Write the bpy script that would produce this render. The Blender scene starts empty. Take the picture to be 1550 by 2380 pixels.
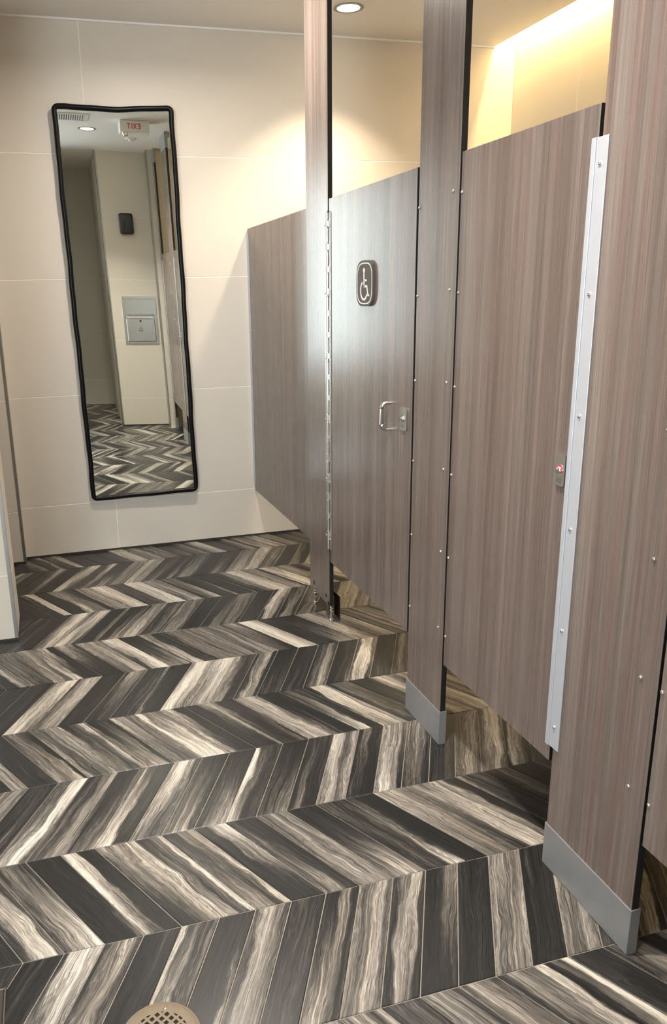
import bpy, bmesh, math, random
from mathutils import Vector, Matrix
random.seed(7)
scene = bpy.context.scene
COL = scene.collection

# ------------------------------------------------------------------ camera
cd = bpy.data.cameras.new('camera'); cam = bpy.data.objects.new('camera', cd); COL.objects.link(cam)
F_PX, CX, CY = 1843.236, 644.670, 1202.064
cd.sensor_fit = 'HORIZONTAL'; cd.sensor_width = 36.0
cd.lens = F_PX * 36.0 / 1550.0
cd.shift_x = (775.0 - CX) / 1550.0
cd.shift_y = (CY - 1190.0) / 1550.0
cd.clip_start = 0.02
cam.location = (0, 0, 1.4155)
cam.rotation_euler = (1.29674977, 0.02196607, -0.27894611)
scene.camera = cam

# ------------------------------------------------------------------ world and exposure
w = bpy.data.worlds.new('world'); scene.world = w; w.use_nodes = True
w.node_tree.nodes['Background'].inputs[0].default_value = (1.0, 0.93, 0.85, 1)
w.node_tree.nodes['Background'].inputs[1].default_value = 0.05
vs = scene.view_settings
vs.view_transform = 'Standard'; vs.look = 'None'; vs.gamma = 1.0; vs.use_curve_mapping = False
vs.exposure = 1.84
LAMP_AISLE = 7.0       # watts of the recessed downlights
LAMP_FILL = 8.5  # watts of the unseen lamp added to fill the mirror wall
LAMP_STALL = 3.8
LAMP_COVE = 42.0        # radiance of the cove strip
WINDOW_ASSUMED = 3.6            # radiance of the assumed, unseen frosted window
COL_NEUTRAL = (1.0, 0.91, 0.80)
COL_COOL = (0.86, 0.94, 1.0)
COL_STALL = (1.0, 0.83, 0.60)
COL_COVE = (1.0, 0.74, 0.36)

# ------------------------------------------------------------------ room dimensions (metres)
D = 4.5062      # mirror wall
H = 2.739       # ceiling
P = 1.10        # front face of the stall fronts
Q = 2.735       # rear wall of the stalls
COVE = 2.600    # ceiling edge beside the cove slot
COVE_TOP = 3.06
Z4 = 0.2967; COURSE = 0.61
YF, YJ = 0.292, 0.44   # wall behind, and its jog beside the stalls
XF = 0.554
XV = -1.50      # wash area wall
YE = -1.36      # corridor end
YV = -3.60      # far end of the wash area
STX, STY0, STY1 = -0.237, 3.357, 3.613   # wall stub
RTX, RTY = -0.222, 4.43                  # wall return beside the mirror wall

# ------------------------------------------------------------------ node helpers
def lin(r, g, b): 
    f = lambda c: (c/255/12.92) if c/255 <= .04045 else ((c/255+.055)/1.055)**2.4
    return (f(r), f(g), f(b), 1)
class NT:
    def __init__(self, name):
        self.m = bpy.data.materials.new(name); self.m.use_nodes = True
        self.t = self.m.node_tree; self.n = self.t.nodes; self.n.clear()
        self.out = self.n.new('ShaderNodeOutputMaterial')
    def put(self, sock, v):
        if isinstance(v, bpy.types.NodeSocket): self.t.links.new(v, sock)
        elif v is not None: sock.default_value = v
    def math(self, op, a, b=None, c=None, clamp=False):
        n = self.n.new('ShaderNodeMath'); n.operation = op; n.use_clamp = clamp
        for i, v in enumerate((a, b, c)):
            if v is not None: self.put(n.inputs[i], v)
        return n.outputs[0]
    def add(self, a, b): return self.math('ADD', a, b)
    def sub(self, a, b): return self.math('SUBTRACT', a, b)
    def mul(self, a, b): return self.math('MULTIPLY', a, b)
    def comb(self, x, y, z):
        n = self.n.new('ShaderNodeCombineXYZ')
        for i, v in enumerate((x, y, z)): self.put(n.inputs[i], v)
        return n.outputs[0]
    def sep(self, v):
        n = self.n.new('ShaderNodeSeparateXYZ'); self.put(n.inputs[0], v); return n.outputs
    def noise(self, vec, scale=1.0, detail=2.0, rough=0.5):
        n = self.n.new('ShaderNodeTexNoise'); self.put(n.inputs['Vector'], vec)
        n.inputs['Scale'].default_value = scale; n.inputs['Detail'].default_value = detail; n.inputs['Roughness'].default_value = rough
        return n.outputs[0]
    def ramp(self, fac, stops, interp='LINEAR'):
        n = self.n.new('ShaderNodeValToRGB'); self.put(n.inputs[0], fac); r = n.color_ramp; r.interpolation = interp
        while len(r.elements) < len(stops): r.elements.new(0.5)
        for e, (p, c) in zip(r.elements, stops): e.position = p; e.color = c
        return n.outputs[0]
    def mix(self, fac, a, b, blend='MIX'):
        n = self.n.new('ShaderNodeMix'); n.data_type = 'RGBA'; n.blend_type = blend
        self.put(n.inputs[0], fac); self.put(n.inputs[6], a); self.put(n.inputs[7], b); return n.outputs[2]
    def pos(self):
        return self.n.new('ShaderNodeNewGeometry').outputs['Position']
    def objc(self): return self.n.new('ShaderNodeTexCoord').outputs['Object']
    def rnd(self): return self.n.new('ShaderNodeObjectInfo').outputs['Random']
    def bump(self, h, strength=0.2, dist=0.001):
        n = self.n.new('ShaderNodeBump'); n.inputs['Strength'].default_value = strength; n.inputs['Distance'].default_value = dist
        self.put(n.inputs['Height'], h); return n.outputs[0]
    def bsdf(self, color, rough=0.5, metal=0.0, spec=0.5, normal=None, **kw):
        b = self.n.new('ShaderNodeBsdfPrincipled')
        self.put(b.inputs['Base Color'], color); self.put(b.inputs['Roughness'], rough); self.put(b.inputs['Metallic'], metal)
        self.put(b.inputs['Specular IOR Level'], spec)
        if normal is not None: self.put(b.inputs['Normal'], normal)
        for k, v in kw.items(): self.put(b.inputs[k], v)
        self.t.links.new(b.outputs[0], self.out.inputs[0]); return b

def simple(name, col, rough=0.5, metal=0.0, var=0.06, scale=30.0, spec=0.5):
    s = NT(name); n = s.noise(s.pos(), scale, 3)
    c = s.mix(n, tuple(x*(1-var) for x in col[:3])+(1,), tuple(min(1, x*(1+var)) for x in col[:3])+(1,))
    r = s.math('MULTIPLY_ADD', n, 0.12, rough-0.06)
    s.bsdf(c, r, metal, spec); return s.m

def emission(name, col, strength):
    s = NT(name); e = s.n.new('ShaderNodeEmission'); e.inputs[0].default_value = tuple(col)+(1,); e.inputs[1].default_value = strength
    s.t.links.new(e.outputs[0], s.out.inputs[0]); return s.m

# large porcelain wall tile
def mat_wall_tile():
    s = NT('wall_porcelain'); p = s.pos()
    n1 = s.noise(p, 1.6, 3); n2 = s.noise(p, 45, 4, 0.6)
    x, y, z = s.sep(p)
    vein = s.noise(s.comb(s.add(x, y), 0.0, s.mul(z, 26.0)), 3.0, 3)
    c = s.mix(n1, (0.715, 0.667, 0.59, 1), (0.75, 0.705, 0.63, 1))
    c = s.mix(s.mul(vein, 0.18), c, (0.66, 0.595, 0.515, 1))
    s.bsdf(c, s.math('MULTIPLY_ADD', n2, 0.14, 0.36), 0, 0.4, s.bump(n2, 0.06, 0.0006)); return s.m
M = {}
M['wall_tile'] = mat_wall_tile()
M['wall_grout'] = simple('wall_grout', (0.93, 0.89, 0.82), 0.8, 0, 0.05, 60)
M['caulk'] = simple('white_caulk', (0.96, 0.95, 0.92), 0.6)
M['shadow_gap'] = simple('dark_shadow_gap', (0.035, 0.032, 0.027), 0.7)  # dark colour paints the shadow gap and joint at the wall foot
def mat_ceiling():
    s = NT('ceiling_paint'); n = s.noise(s.pos(), 120, 3); n2 = s.noise(s.pos(), 1.2, 2)
    c = s.mix(n2, (0.90, 0.87, 0.83, 1), (0.93, 0.905, 0.87, 1))
    s.bsdf(c, 0.7, 0, 0.3, s.bump(n, 0.05, 0.0005)); return s.m
M['ceiling'] = mat_ceiling()
M['floor_grout'] = simple('floor_grout', (0.27, 0.243, 0.205), 0.85, 0, 0.25, 18)
M['cove_paint'] = simple('cove_paint', (0.82, 0.78, 0.7), 0.7)

# wood-look chevron porcelain: each tile carries its own streak profile (near end and far end, four samples across)
def mat_floor_tile(kind):
    s = NT('chevron_porcelain_'+kind.lower())
    def attr(nm):
        a = s.n.new('ShaderNodeAttribute'); a.attribute_type = kind; a.attribute_name = nm; return a
    an, af, sd = attr('grain_near'), attr('grain_far'), attr('grain_seed')
    seed = sd.outputs['Fac']
    uv = s.n.new('ShaderNodeUVMap'); uv.uv_map = 'UVMap'
    u, v, _ = s.sep(uv.outputs[0])
    sz = s.mul(seed, 13.7)
    w1 = s.sub(s.noise(s.comb(s.mul(u, 0.9), s.mul(v, 1.7), sz), 1.0, 2.5, 0.55), 0.5)
    w2 = s.sub(s.noise(s.comb(s.mul(u, 3.0), s.mul(v, 4.5), s.add(sz, 5.0)), 1.0, 3, 0.6), 0.5)
    w3 = s.sub(s.noise(s.comb(s.mul(u, 22.0), s.mul(v, 5.0), s.add(sz, 2.0)), 1.0, 3, 0.65), 0.5)
    uw = s.add(u, s.add(s.mul(w1, 0.62), s.mul(w2, 0.08)))
    ub = s.add(uw, s.mul(w2, 0.20))
    t = s.math('MULTIPLY', s.math('MAXIMUM', s.math('MINIMUM', s.add(ub, s.mul(w3, 0.12)), 0.999), 0.0), 3.0)
    tf = s.math('FRACT', t)
    t = s.add(s.math('FLOOR', t), s.math('MULTIPLY_ADD', s.sub(tf, 0.5), 3.2, 0.5, clamp=True))
    vb = s.math('MULTIPLY_ADD', w1, 0.5, v)
    vb = s.math('SMOOTHSTEP', vb, 0.05, 0.95) if False else s.math('MAXIMUM', s.math('MINIMUM', vb, 1.0), 0.0)
    def chan(a):
        q = s.n.new('ShaderNodeSeparateColor'); s.t.links.new(a.outputs['Color'], q.inputs[0])
        return [q.outputs[0], q.outputs[1], q.outputs[2], a.outputs['Alpha']]
    cn, cf = chan(an), chan(af)
    val = None
    for i in range(4):
        wgt = s.math('MAXIMUM', s.sub(1.0, s.math('ABSOLUTE', s.sub(t, float(i)))), 0.0)
        mixv = s.add(s.mul(cn[i], s.sub(1.0, vb)), s.mul(cf[i], vb))
        term = s.mul(mixv, wgt)
        val = term if val is None else s.add(val, term)
    # streaks, growth rings and pores follow the warped grain
    st = s.sub(s.noise(s.comb(s.mul(uw, 6.0), s.mul(v, 0.55), s.add(sz, 9.0)), 1.0, 4, 0.62), 0.5)
    fine = s.sub(s.noise(s.comb(s.mul(uw, 42.0), s.mul(v, 1.5), s.add(sz, 3.0)), 1.0, 3, 0.65), 0.5)
    pore = s.sub(s.noise(s.comb(s.mul(uw, 95.0), s.mul(v, 14.0), s.add(sz, 1.0)), 1.0, 2, 0.6), 0.5)
    ring = s.math('SINE', s.mul(s.add(s.add(val, s.mul(st, 0.9)), s.mul(w1, 1.3)), 40.0))
    val = s.math('MULTIPLY_ADD', s.sub(val, 0.47), 1.16, 0.47)
    val = s.add(val, s.mul(st, 0.78))
    val = s.add(val, s.mul(fine, 0.52))
    val = s.add(val, s.mul(pore, 0.20))
    val = s.add(val, s.mul(ring, 0.045))
    line = s.math('POWER', s.sub(1.0, s.math('ABSOLUTE', s.math('SINE', s.mul(s.add(s.add(val, s.mul(st, 0.5)), s.mul(w2, 0.6)), 19.0)))), 7.0)
    val = s.sub(val, s.mul(line, 0.13))
    col = s.ramp(val, [(0.0, (0.0165, 0.0168, 0.0172, 1)), (0.20, (0.0235, 0.0236, 0.0236, 1)), (0.33, (0.043, 0.0415, 0.040, 1)),
                       (0.50, (0.115, 0.105, 0.095, 1)), (0.66, (0.240, 0.219, 0.196, 1)), (0.84, (0.45, 0.42, 0.372, 1)), (1.0, (0.64, 0.61, 0.55, 1))])
    # pale hairlines and grain show on the dark figure too
    hair = s.math('POWER', s.sub(1.0, s.math('ABSOLUTE', s.math('SINE', s.mul(s.add(s.add(uw, s.mul(w1, 0.5)), s.mul(st, 0.35)), 31.0)))), 5.0)
    gain = s.math('MAXIMUM', s.add(s.add(0.93, s.mul(fine, 1.25)), s.add(s.mul(pore, 0.7), s.mul(hair, 0.38))), 0.35)
    col = s.mix(1.0, col, s.comb(gain, gain, gain), 'MULTIPLY')
    # some tiles are cooler, some warmer
    hue = s.noise(s.comb(sz, s.mul(u, 0.8), 3.0), 1.0, 1)
    col = s.mix(s.math('MULTIPLY_ADD', hue, 1.3, -0.45, clamp=True), col, s.mix(1.0, col, (1.0, 0.915, 0.80, 1), 'MULTIPLY'))
    s.bsdf(col, s.math('MULTIPLY_ADD', fine, 0.16, 0.30), 0, 0.28, s.bump(s.add(fine, pore), 0.10, 0.0006)); return s.m
M['tile_obj'] = mat_floor_tile('OBJECT')
M['tile_field'] = mat_floor_tile('GEOMETRY')

# plum-brown straight-grain laminate of the stall fronts
def mat_laminate():
    s = NT('straight_grain_laminate'); p = s.pos(); x, y, z = s.sep(p)
    a = s.add(s.add(s.mul(x, 0.83), y), s.mul(s.rnd(), 11.0))
    wob = s.mul(s.sub(s.noise(s.comb(s.mul(a, 5.0), s.mul(z, 0.9), 0.0), 1.0, 2), 0.5), 0.010)
    aw = s.add(a, wob)
    b1 = s.noise(s.comb(s.mul(aw, 14.0), s.mul(z, 0.12), 0.0), 1.0, 2)
    b2 = s.noise(s.comb(s.mul(aw, 75.0), s.mul(z, 0.35), 4.0), 1.0, 3, 0.6)
    b3 = s.noise(s.comb(s.mul(aw, 420.0), s.mul(z, 3.0), 8.0), 1.0, 3, 0.6)
    hue = s.noise(s.comb(s.mul(aw, 26.0), s.mul(z, 0.2), 12.0), 1.0, 2)
    v = s.add(s.add(s.mul(b1, 0.5), s.mul(b2, 0.5)), s.mul(s.sub(b3, 0.5), 0.42))
    c = s.ramp(v, [(0.25, (0.086, 0.065, 0.057, 1)), (0.43, (0.137, 0.107, 0.094, 1)), (0.57, (0.194, 0.157, 0.138, 1)), (0.76, (0.305, 0.257, 0.227, 1))])
    c = s.mix(s.math('MULTIPLY_ADD', hue, 3.2, -1.4, clamp=True), c, s.mix(1.0, c, (1.04, 0.90, 0.87, 1), 'MULTIPLY'))
    s.bsdf(c, s.math('MULTIPLY_ADD', b3, 0.08, 0.23), 0, 0.52, s.bump(b3, 0.03, 0.0003)); return s.m
M['laminate'] = mat_laminate()
M['black_edge'] = simple('black_phenolic_edge', (0.012, 0.011, 0.011), 0.55)
def mat_brushed(name, col, rough, vert=True):
    s = NT(name); x, y, z = s.sep(s.pos())
    a = s.add(x, y)
    n = s.noise(s.comb(s.mul(a, 300.0), s.mul(z, 4.0), 0.0), 1.0, 3) if vert else s.noise(s.comb(s.mul(a, 4.0), s.mul(z, 300.0), 0.0), 1.0, 3)
    blot = s.noise(s.pos(), 14, 3)
    c = s.mix(blot, tuple(k*0.88 for k in col)+(1,), tuple(col)+(1,))
    s.bsdf(c, s.math('MULTIPLY_ADD', n, 0.14, rough-0.07), 1.0, 0.5, s.bump(n, 0.05, 0.0003)); return s.m
M['steel'] = mat_brushed('brushed_steel', (0.60, 0.60, 0.60), 0.32)
M['shoe_steel'] = simple('satin_shoe_steel', (0.31, 0.314, 0.32), 0.45, 0.4, 0.12, 24)
M['bronze_steel'] = mat_brushed('tarnished_steel', (0.30, 0.25, 0.21), 0.35)
M['bright_steel'] = simple('bright_steel', (0.66, 0.67, 0.67), 0.24, 0.9, 0.10, 6)
M['aluminium'] = simple('satin_aluminium', (0.56, 0.585, 0.64), 0.42, 0.4, 0.03)
M['chrome'] = simple('polished_chrome', (0.78, 0.77, 0.75), 0.14, 1.0, 0.03)
M['dull_trim'] = mat_brushed('anodised_trim', (0.42, 0.41, 0.40), 0.45)
def mat_mirror():
    s = NT('mirror_glass'); n = s.noise(s.pos(), 3.0, 1)
    s.bsdf(s.mix(n, (0.89, 0.93, 0.88, 1), (0.91, 0.95, 0.90, 1)), 0.0, 1.0); return s.m
M['mirror'] = mat_mirror()
M['black_frame'] = simple('black_lacquer_frame', (0.004, 0.004, 0.005), 0.30, 0, 0.2, 20, 0.22)
M['black_plastic'] = simple('black_plastic', (0.022, 0.023, 0.025), 0.38)
M['white_plastic'] = simple('white_plastic', (0.85, 0.85, 0.84), 0.4)
M['sign_grey'] = simple('sign_grey', (0.125, 0.117, 0.112), 0.6, 0, 0.04, 40, 0.25)
M['sign_white'] = simple('sign_white', (0.90, 0.88, 0.85), 0.45)
M['red_mark'] = simple('red_marking', (0.72, 0.02, 0.06), 0.4)
M['dark_mark'] = simple('engraved_mark', (0.05, 0.05, 0.05), 0.6)
M['brass'] = simple('nickel_bronze', (0.21, 0.165, 0.115), 0.55, 0.2, 0.15, 60, 0.3)
M['void'] = simple('dark_void', (0.006, 0.006, 0.006), 0.8)
M['mat_rubber'] = simple('dark_rubber', (0.03, 0.026, 0.024), 0.6)
M['paper'] = simple('paper_towels', (0.85, 0.80, 0.78), 0.8)
M['ring_grey'] = simple('downlight_ring', (0.35, 0.34, 0.33), 0.4, 0.6)

# ------------------------------------------------------------------ mesh helpers
class MB:
    def __init__(self): self.bm = bmesh.new()
    def box(self, x0, x1, y0, y1, z0, z1, bev=0.0, seg=1):
        g = bmesh.ops.create_cube(self.bm, size=1.0); vs_ = g['verts']
        for q in vs_:
            q.co = Vector(((x0+x1)/2 + q.co.x*(x1-x0), (y0+y1)/2 + q.co.y*(y1-y0), (z0+z1)/2 + q.co.z*(z1-z0)))
        if bev > 0:
            es = list({e for q in vs_ for e in q.link_edges})
            bmesh.ops.bevel(self.bm, geom=es, offset=bev, segments=seg, affect='EDGES', profile=0.5)
        return self
    def poly(self, pts, mat4, depth):
        """extrude a 2D outline (local x,y) by depth along local z, then transform"""
        lo = [self.bm.verts.new(mat4 @ Vector((a, b, 0))) for a, b in pts]
        hi = [self.bm.verts.new(mat4 @ Vector((a, b, depth))) for a, b in pts]
        n = len(pts); self.bm.faces.new(hi); self.bm.faces.new(lo[::-1])
        for i in range(n): self.bm.faces.new((lo[i], lo[(i+1) % n], hi[(i+1) % n], hi[i]))
        return self
    def ring(self, outer, inner, mat4, depth):
        n = len(outer); V = lambda pts, z: [self.bm.verts.new(mat4 @ Vector((a, b, z))) for a, b in pts]
        ol, oh, il, ih = V(outer, 0), V(outer, depth), V(inner, 0), V(inner, depth)
        for i in range(n):
            j = (i+1) % n
            self.bm.faces.new((oh[i], oh[j], ih[j], ih[i])); self.bm.faces.new((ol[j], ol[i], il[i], il[j]))
            self.bm.faces.new((ol[i], ol[j], oh[j], oh[i])); self.bm.faces.new((il[j], il[i], ih[i], ih[j]))
        return self
    def stroke(self, pts, width, mat4, depth):
        """flat ribbon along a 2D polyline"""
        L, R = [], []
        for i, pnt in enumerate(pts):
            a = Vector(pts[max(i-1, 0)]); b = Vector(pts[min(i+1, len(pts)-1)]); d = (b-a).normalized(); nn = Vector((-d.y, d.x))*width/2
            k = 1.0
            if 0 < i < len(pts)-1:
                d1 = (Vector(pnt)-a).normalized(); k = 1/max(0.5, abs(Vector((-d1.y, d1.x)).dot(nn.normalized())))
            L.append((pnt[0]+nn.x*k, pnt[1]+nn.y*k)); R.append((pnt[0]-nn.x*k, pnt[1]-nn.y*k))
        return self.poly(R + L[::-1], mat4, depth) if self._ccw(R + L[::-1]) else self.poly((R + L[::-1])[::-1], mat4, depth)
    @staticmethod
    def _ccw(p): return sum(p[i][0]*p[(i+1) % len(p)][1]-p[(i+1) % len(p)][0]*p[i][1] for i in range(len(p))) > 0
    def lathe(self, prof, mat4, seg=20):
        """profile [(r, h)] revolved about local z"""
        rings = []
        for r, h in prof:
            if r < 1e-6: rings.append([self.bm.verts.new(mat4 @ Vector((0, 0, h)))])
            else: rings.append([self.bm.verts.new(mat4 @ Vector((r*math.cos(2*math.pi*i/seg), r*math.sin(2*math.pi*i/seg), h))) for i in range(seg)])
        for A, B in zip(rings, rings[1:]):
            for i in range(seg):
                j = (i+1) % seg
                if len(A) == 1 and len(B) == 1: continue
                if len(A) == 1: self.bm.faces.new((A[0], B[j], B[i])) if False else self.bm.faces.new((A[0], B[i], B[j]))
                elif len(B) == 1: self.bm.faces.new((A[i], A[j], B[0]))
                else: self.bm.faces.new((A[i], A[j], B[j], B[i]))
        return self
    def tube(self, pts, r, seg=10, closed=False, prof=None, upv=(0, 1, 0)):
        """sweep an ellipse (or a profile) along 3D points"""
        pr = prof or [(r*math.cos(2*math.pi*k/seg), r*math.sin(2*math.pi*k/seg)) for k in range(seg)]
        n = len(pts); rings = []; up = Vector(upv)
        for i, q in enumerate(pts):
            a = Vector(pts[(i-1) % n]) if closed or i > 0 else Vector(q); b = Vector(pts[(i+1) % n]) if closed or i < n-1 else Vector(q)
            d = (b-a).normalized(); s_ = d.cross(up)
            if s_.length < 1e-4: s_ = d.cross(Vector((1, 0, 0)))
            s_.normalize(); t_ = s_.cross(d)
            rings.append([self.bm.verts.new(Vector(q) + s_*c + t_*e) for c, e in pr])
        m = len(pr)
        for i in range(n if closed else n-1):
            A, B = rings[i], rings[(i+1) % n]
            for k in range(m): self.bm.faces.new((A[k], A[(k+1) % m], B[(k+1) % m], B[k]))
        if not closed: self.bm.faces.new(rings[0][::-1]); self.bm.faces.new(rings[-1])
        return self
    def mesh(self, name, off=(0, 0, 0), smooth=False):
        bmesh.ops.recalc_face_normals(self.bm, faces=self.bm.faces)
        if any(off): bmesh.ops.translate(self.bm, verts=self.bm.verts, vec=-Vector(off))
        me = bpy.data.meshes.new(name); self.bm.to_mesh(me); self.bm.free()
        if smooth:
            me.shade_smooth()
            try: me.set_sharp_from_angle(angle=math.radians(40))
            except Exception: pass
        return me
def link(name, me, mat, parent=None, loc=(0, 0, 0)):
    o = bpy.data.objects.new(name, me); COL.objects.link(o); o.location = loc
    if mat is not None and me is not None and not me.materials: me.materials.append(M[mat] if isinstance(mat, str) else mat)
    if parent is not None: o.parent = parent
    return o
def base(o):
    v = Vector((0, 0, 0))
    while o is not None: v += o.location; o = o.parent
    return v
def part(name, mb, mat, parent, smooth=False, label=None):
    o = link(name, mb.mesh(name, base(parent), smooth), mat, parent)
    if label: o['label'] = label
    return o
def at(name, me, mat, parent, p, label=None):
    """place a shared mesh at a world point under a parent"""
    o = link(name, me, mat, parent, Vector(p)-base(parent))
    if label: o['label'] = label
    return o
def thing(name, label, cat, loc, group=None):
    o = bpy.data.objects.new(name, None); COL.objects.link(o); o.location = loc; o.empty_display_size = 0.05
    o['label'] = label; o['category'] = cat
    if group: o['group'] = group
    return o
def tag(o, label, cat, group=None):
    o['label'] = label; o['category'] = cat
    if group: o['group'] = group
    return o
def struct(name, mb, mat, label, cat='wall', loc=(0, 0, 0)):
    o = link(name, mb.mesh(name, loc), mat, None, loc); o['kind'] = 'structure'; o['label'] = label; o['category'] = cat
    return o
def Mx(o, xa, ya):
    """frame with origin o and local x, y axes"""
    xa = Vector(xa); ya = Vector(ya); za = xa.cross(ya)
    m = Matrix.Identity(4)
    for i, v in enumerate((xa, ya, za)):
        for k in range(3): m[k][i] = v[k]
    m.translation = Vector(o); return m
def front(y, z, x=P): return Mx((x, y, z), (0, -1, 0), (0, 0, 1))      # outward = -X, local x to the right as seen from the aisle
def superellipse(a, b, n, k=48):
    r = []
    for i in range(k):
        t = 2*math.pi*i/k; c, s = math.cos(t), math.sin(t)
        r.append((a*math.copysign(abs(c)**(2/n), c), b*math.copysign(abs(s)**(2/n), s)))
    return r
def circ(r, k=24, cx=0, cy=0): return [(cx+r*math.cos(2*math.pi*i/k), cy+r*math.sin(2*math.pi*i/k)) for i in range(k)]

# ================================================================== STRUCTURE
# ---- floor: bedding plus chevron tiles
S_P, S_OFF, ROW_W, ROW_0 = 0.088957, -0.00229, 0.339973, 1.195916
floor = struct('floor', MB().box(XV-0.1, Q+0.1, YV-0.1, D+0.1, -0.06, -0.0022), 'floor_grout', 'chevron floor of dark and cream wood-look porcelain tiles', 'floor')
ROWS = {   # streak lightness read across each tile, 0 charcoal to 9 cream: "near end/far end"
-1: {3: '5636', 4: '4565', 5: '5636', 6: '2343', 7: '5653', 8: '5654', 9: '2268/3654', 10: '7168/7248', 11: '3222', 12: '3465', 13: '0158', 14: '4564'},
0: {-3: '2232', -2: '1212', -1: '7264/3788', 0: '4554/3563', 1: '1111/1121', 2: '7733/8434', 3: '1117/1111', 4: '4565/4653', 5: '2232/2421', 6: '5642/1152', 7: '5565/6565', 8: '2641/3574', 9: '1112/1366', 10: '1121/2222', 11: '5566/6656', 12: '1222', 13: '6565', 14: '3433', 15: '3582', 16: '4554', 17: '2334'},
1: {-5: '2222', -4: '3785/3654', -3: '4678/3543', -2: '1115/1111', -1: '6411/8711', 0: '1247/5667', 1: '7638/7257', 2: '6538/2156', 3: '1112/1278', 4: '5633/3222', 5: '5665/4555', 6: '5776/1111', 7: '2337/3432', 8: '8110/3111', 9: '5554/6765', 10: '4387/5655', 11: '8510/7620', 12: '2222/6332', 13: '1221/2454', 14: '1112', 15: '4344'},
2: {-4: '1211', -3: '4565', -2: '1242/2222', -1: '5794/4489', 0: '4465/3356', 1: '6456/1124', 2: '7821/7433', 3: '5535/7964', 4: '5673/3111', 5: '2566/1111', 6: '7622/9333', 7: '4445/1111', 8: '2511/2333', 9: '5756/9846', 10: '3211/2523', 11: '6862/6665', 12: '3432/5565', 13: '2332/3223', 14: '4464', 15: '5695/4784', 16: '1852/2562', 17: '4333'},
3: {-6: '1122', -5: '1166', -4: '2222', -3: '6571/3642', -2: '6447/4555', -1: '5536/7247', 0: '6661/5121', 1: '5445/7655', 2: '9986/8555', 3: '6211/6711', 4: '1115/2256', 5: '2243/6222', 6: '6775', 7: '5311/1112', 8: '7821/3433', 9: '6676/2886', 10: '3432/3454', 11: '2342/1122', 12: '6765', 13: '6784', 14: '6575', 15: '4334'},
4: {-4: '1111', -3: '1111', -2: '1121/1222', -1: '8865/4689', 0: '5566/3676', 1: '1222/2222', 2: '2232/3765', 3: '2232/2236', 4: '5311/2111', 5: '8965/6997', 6: '5677/7898', 7: '6622/7333', 8: '2662/1571', 9: '2333/1111', 10: '2322/2232', 11: '2564/2453', 12: '1135/1112', 13: '5783/3896', 14: '3333/2111', 15: '4544/1544', 16: '4554'},
5: {-6: '1111', -5: '1165', -4: '5434/4554', -3: '6647/4665', -2: '8111/5811', -1: '1111/5764', 0: '4577/5676', 1: '3699/6888', 2: '5664/1111', 3: '7832/6511', 4: '2555/1555', 5: '5566/5556', 6: '4566/5555', 7: '4421/4564', 8: '9987/9986', 9: '2224/3222', 10: '6665/2111', 11: '5765/6665', 12: '4567', 13: '4453', 14: '6553'},
6: {-4: '1111', -3: '2222', -2: '2223/1322', -1: '3221/2222', 0: '4576/5787', 1: '8863/3687', 2: '1115/1125', 3: '3365/1113', 4: '5775/3556', 5: '3353', 6: '4554/5565', 7: '2111', 8: '1155/1113', 9: '2552/4654', 10: '2222', 11: '2762/2876', 12: '2652/2333', 13: '2453/3443', 14: '1111', 15: '5666', 16: '6556', 17: '3554'},
7: {-5: '1112', -4: '1222', -3: '2178/1486', -2: '1116', -1: '8552/5542', 0: '1566', 1: '6788/7877', 2: '2344/5333', 3: '7899/8887', 4: '4676/6665', 5: '3568/3543', 6: '1226/2222', 7: '1116/1111', 8: '2356/2365', 9: '8887/8876', 10: '6651/5561', 11: '6778/7776', 12: '5666/5554', 13: '2258/2255', 14: '6774'},
8: {-4: '1232', -3: '2655', -2: '2222', -1: '2234/3575', 0: '2111/1111', 1: '7743/3588', 2: '3354/3257', 3: '3565/1112', 4: '4554/5666', 5: '7765/7766', 6: '3453/1223', 7: '2362/1121', 8: '4654/2454', 9: '2222/2111', 10: '4543/1122', 11: '5676/4555', 12: '6777/3776', 13: '4453/4444', 14: '1111', 15: '4522/4211'},
9: {-6: '1112', -5: '1111', -4: '2353', -3: '2352', -2: '3367/4465', -1: '1123/1211', 0: '1114/1111', 1: '1234/2221', 2: '6777', 3: '5565', 4: '4555', 5: '3453/2322', 6: '4453', 7: '5678', 8: '3333', 9: '2465', 10: '3655', 11: '5656', 12: '3555', 13: '2234', 14: '2342'},
}
POOL = [v for r in ROWS.values() for v in r.values()]
def prof(code):
    a, _, b = code.partition('/'); b = b or a
    f = lambda c: [0.02 + 0.098*int(ch) for ch in c]
    return f(a), f(b)
G = 0.0013; BEV = 0.0012; TH = 0.009
def tile_geo(sgn, frac=1.0):
    """parallelogram tile, origin at the far-left node; sgn=+1: near end shifted right. top at z=0"""
    w_ = ROW_W*frac; sh = 2*S_P*sgn*frac; gx = G*1.12
    far = [(gx, -G), (S_P-gx, -G)]; near = [(sh+gx, -w_+G), (sh+S_P-gx, -w_+G)]
    # keep edge gap constant along the slanted sides
    o4 = [near[0], near[1], far[1], far[0]]
    c = (sum(q[0] for q in o4)/4, sum(q[1] for q in o4)/4)
    i4 = [(q[0]+(BEV*1.4 if k in (0, 3) else -BEV*1.4), q[1]+(BEV if k < 2 else -BEV)) for k, q in enumerate(o4)]
    vs_ = [(a, b, -TH) for a, b in o4] + [(a, b, -BEV*0.7) for a, b in o4] + [(a, b, 0.0) for a, b in i4]
    fs = [(8, 9, 10, 11)]
    for k in range(4):
        j = (k+1) % 4; fs += [(4+k, 4+j, 8+j, 8+k), (k, j, 4+j, 4+k)]
    uvq = [(0, 1-frac if False else 0), (1, 0), (1, 1), (0, 1)]
    return vs_, fs, uvq
tile_mesh = {}
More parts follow.
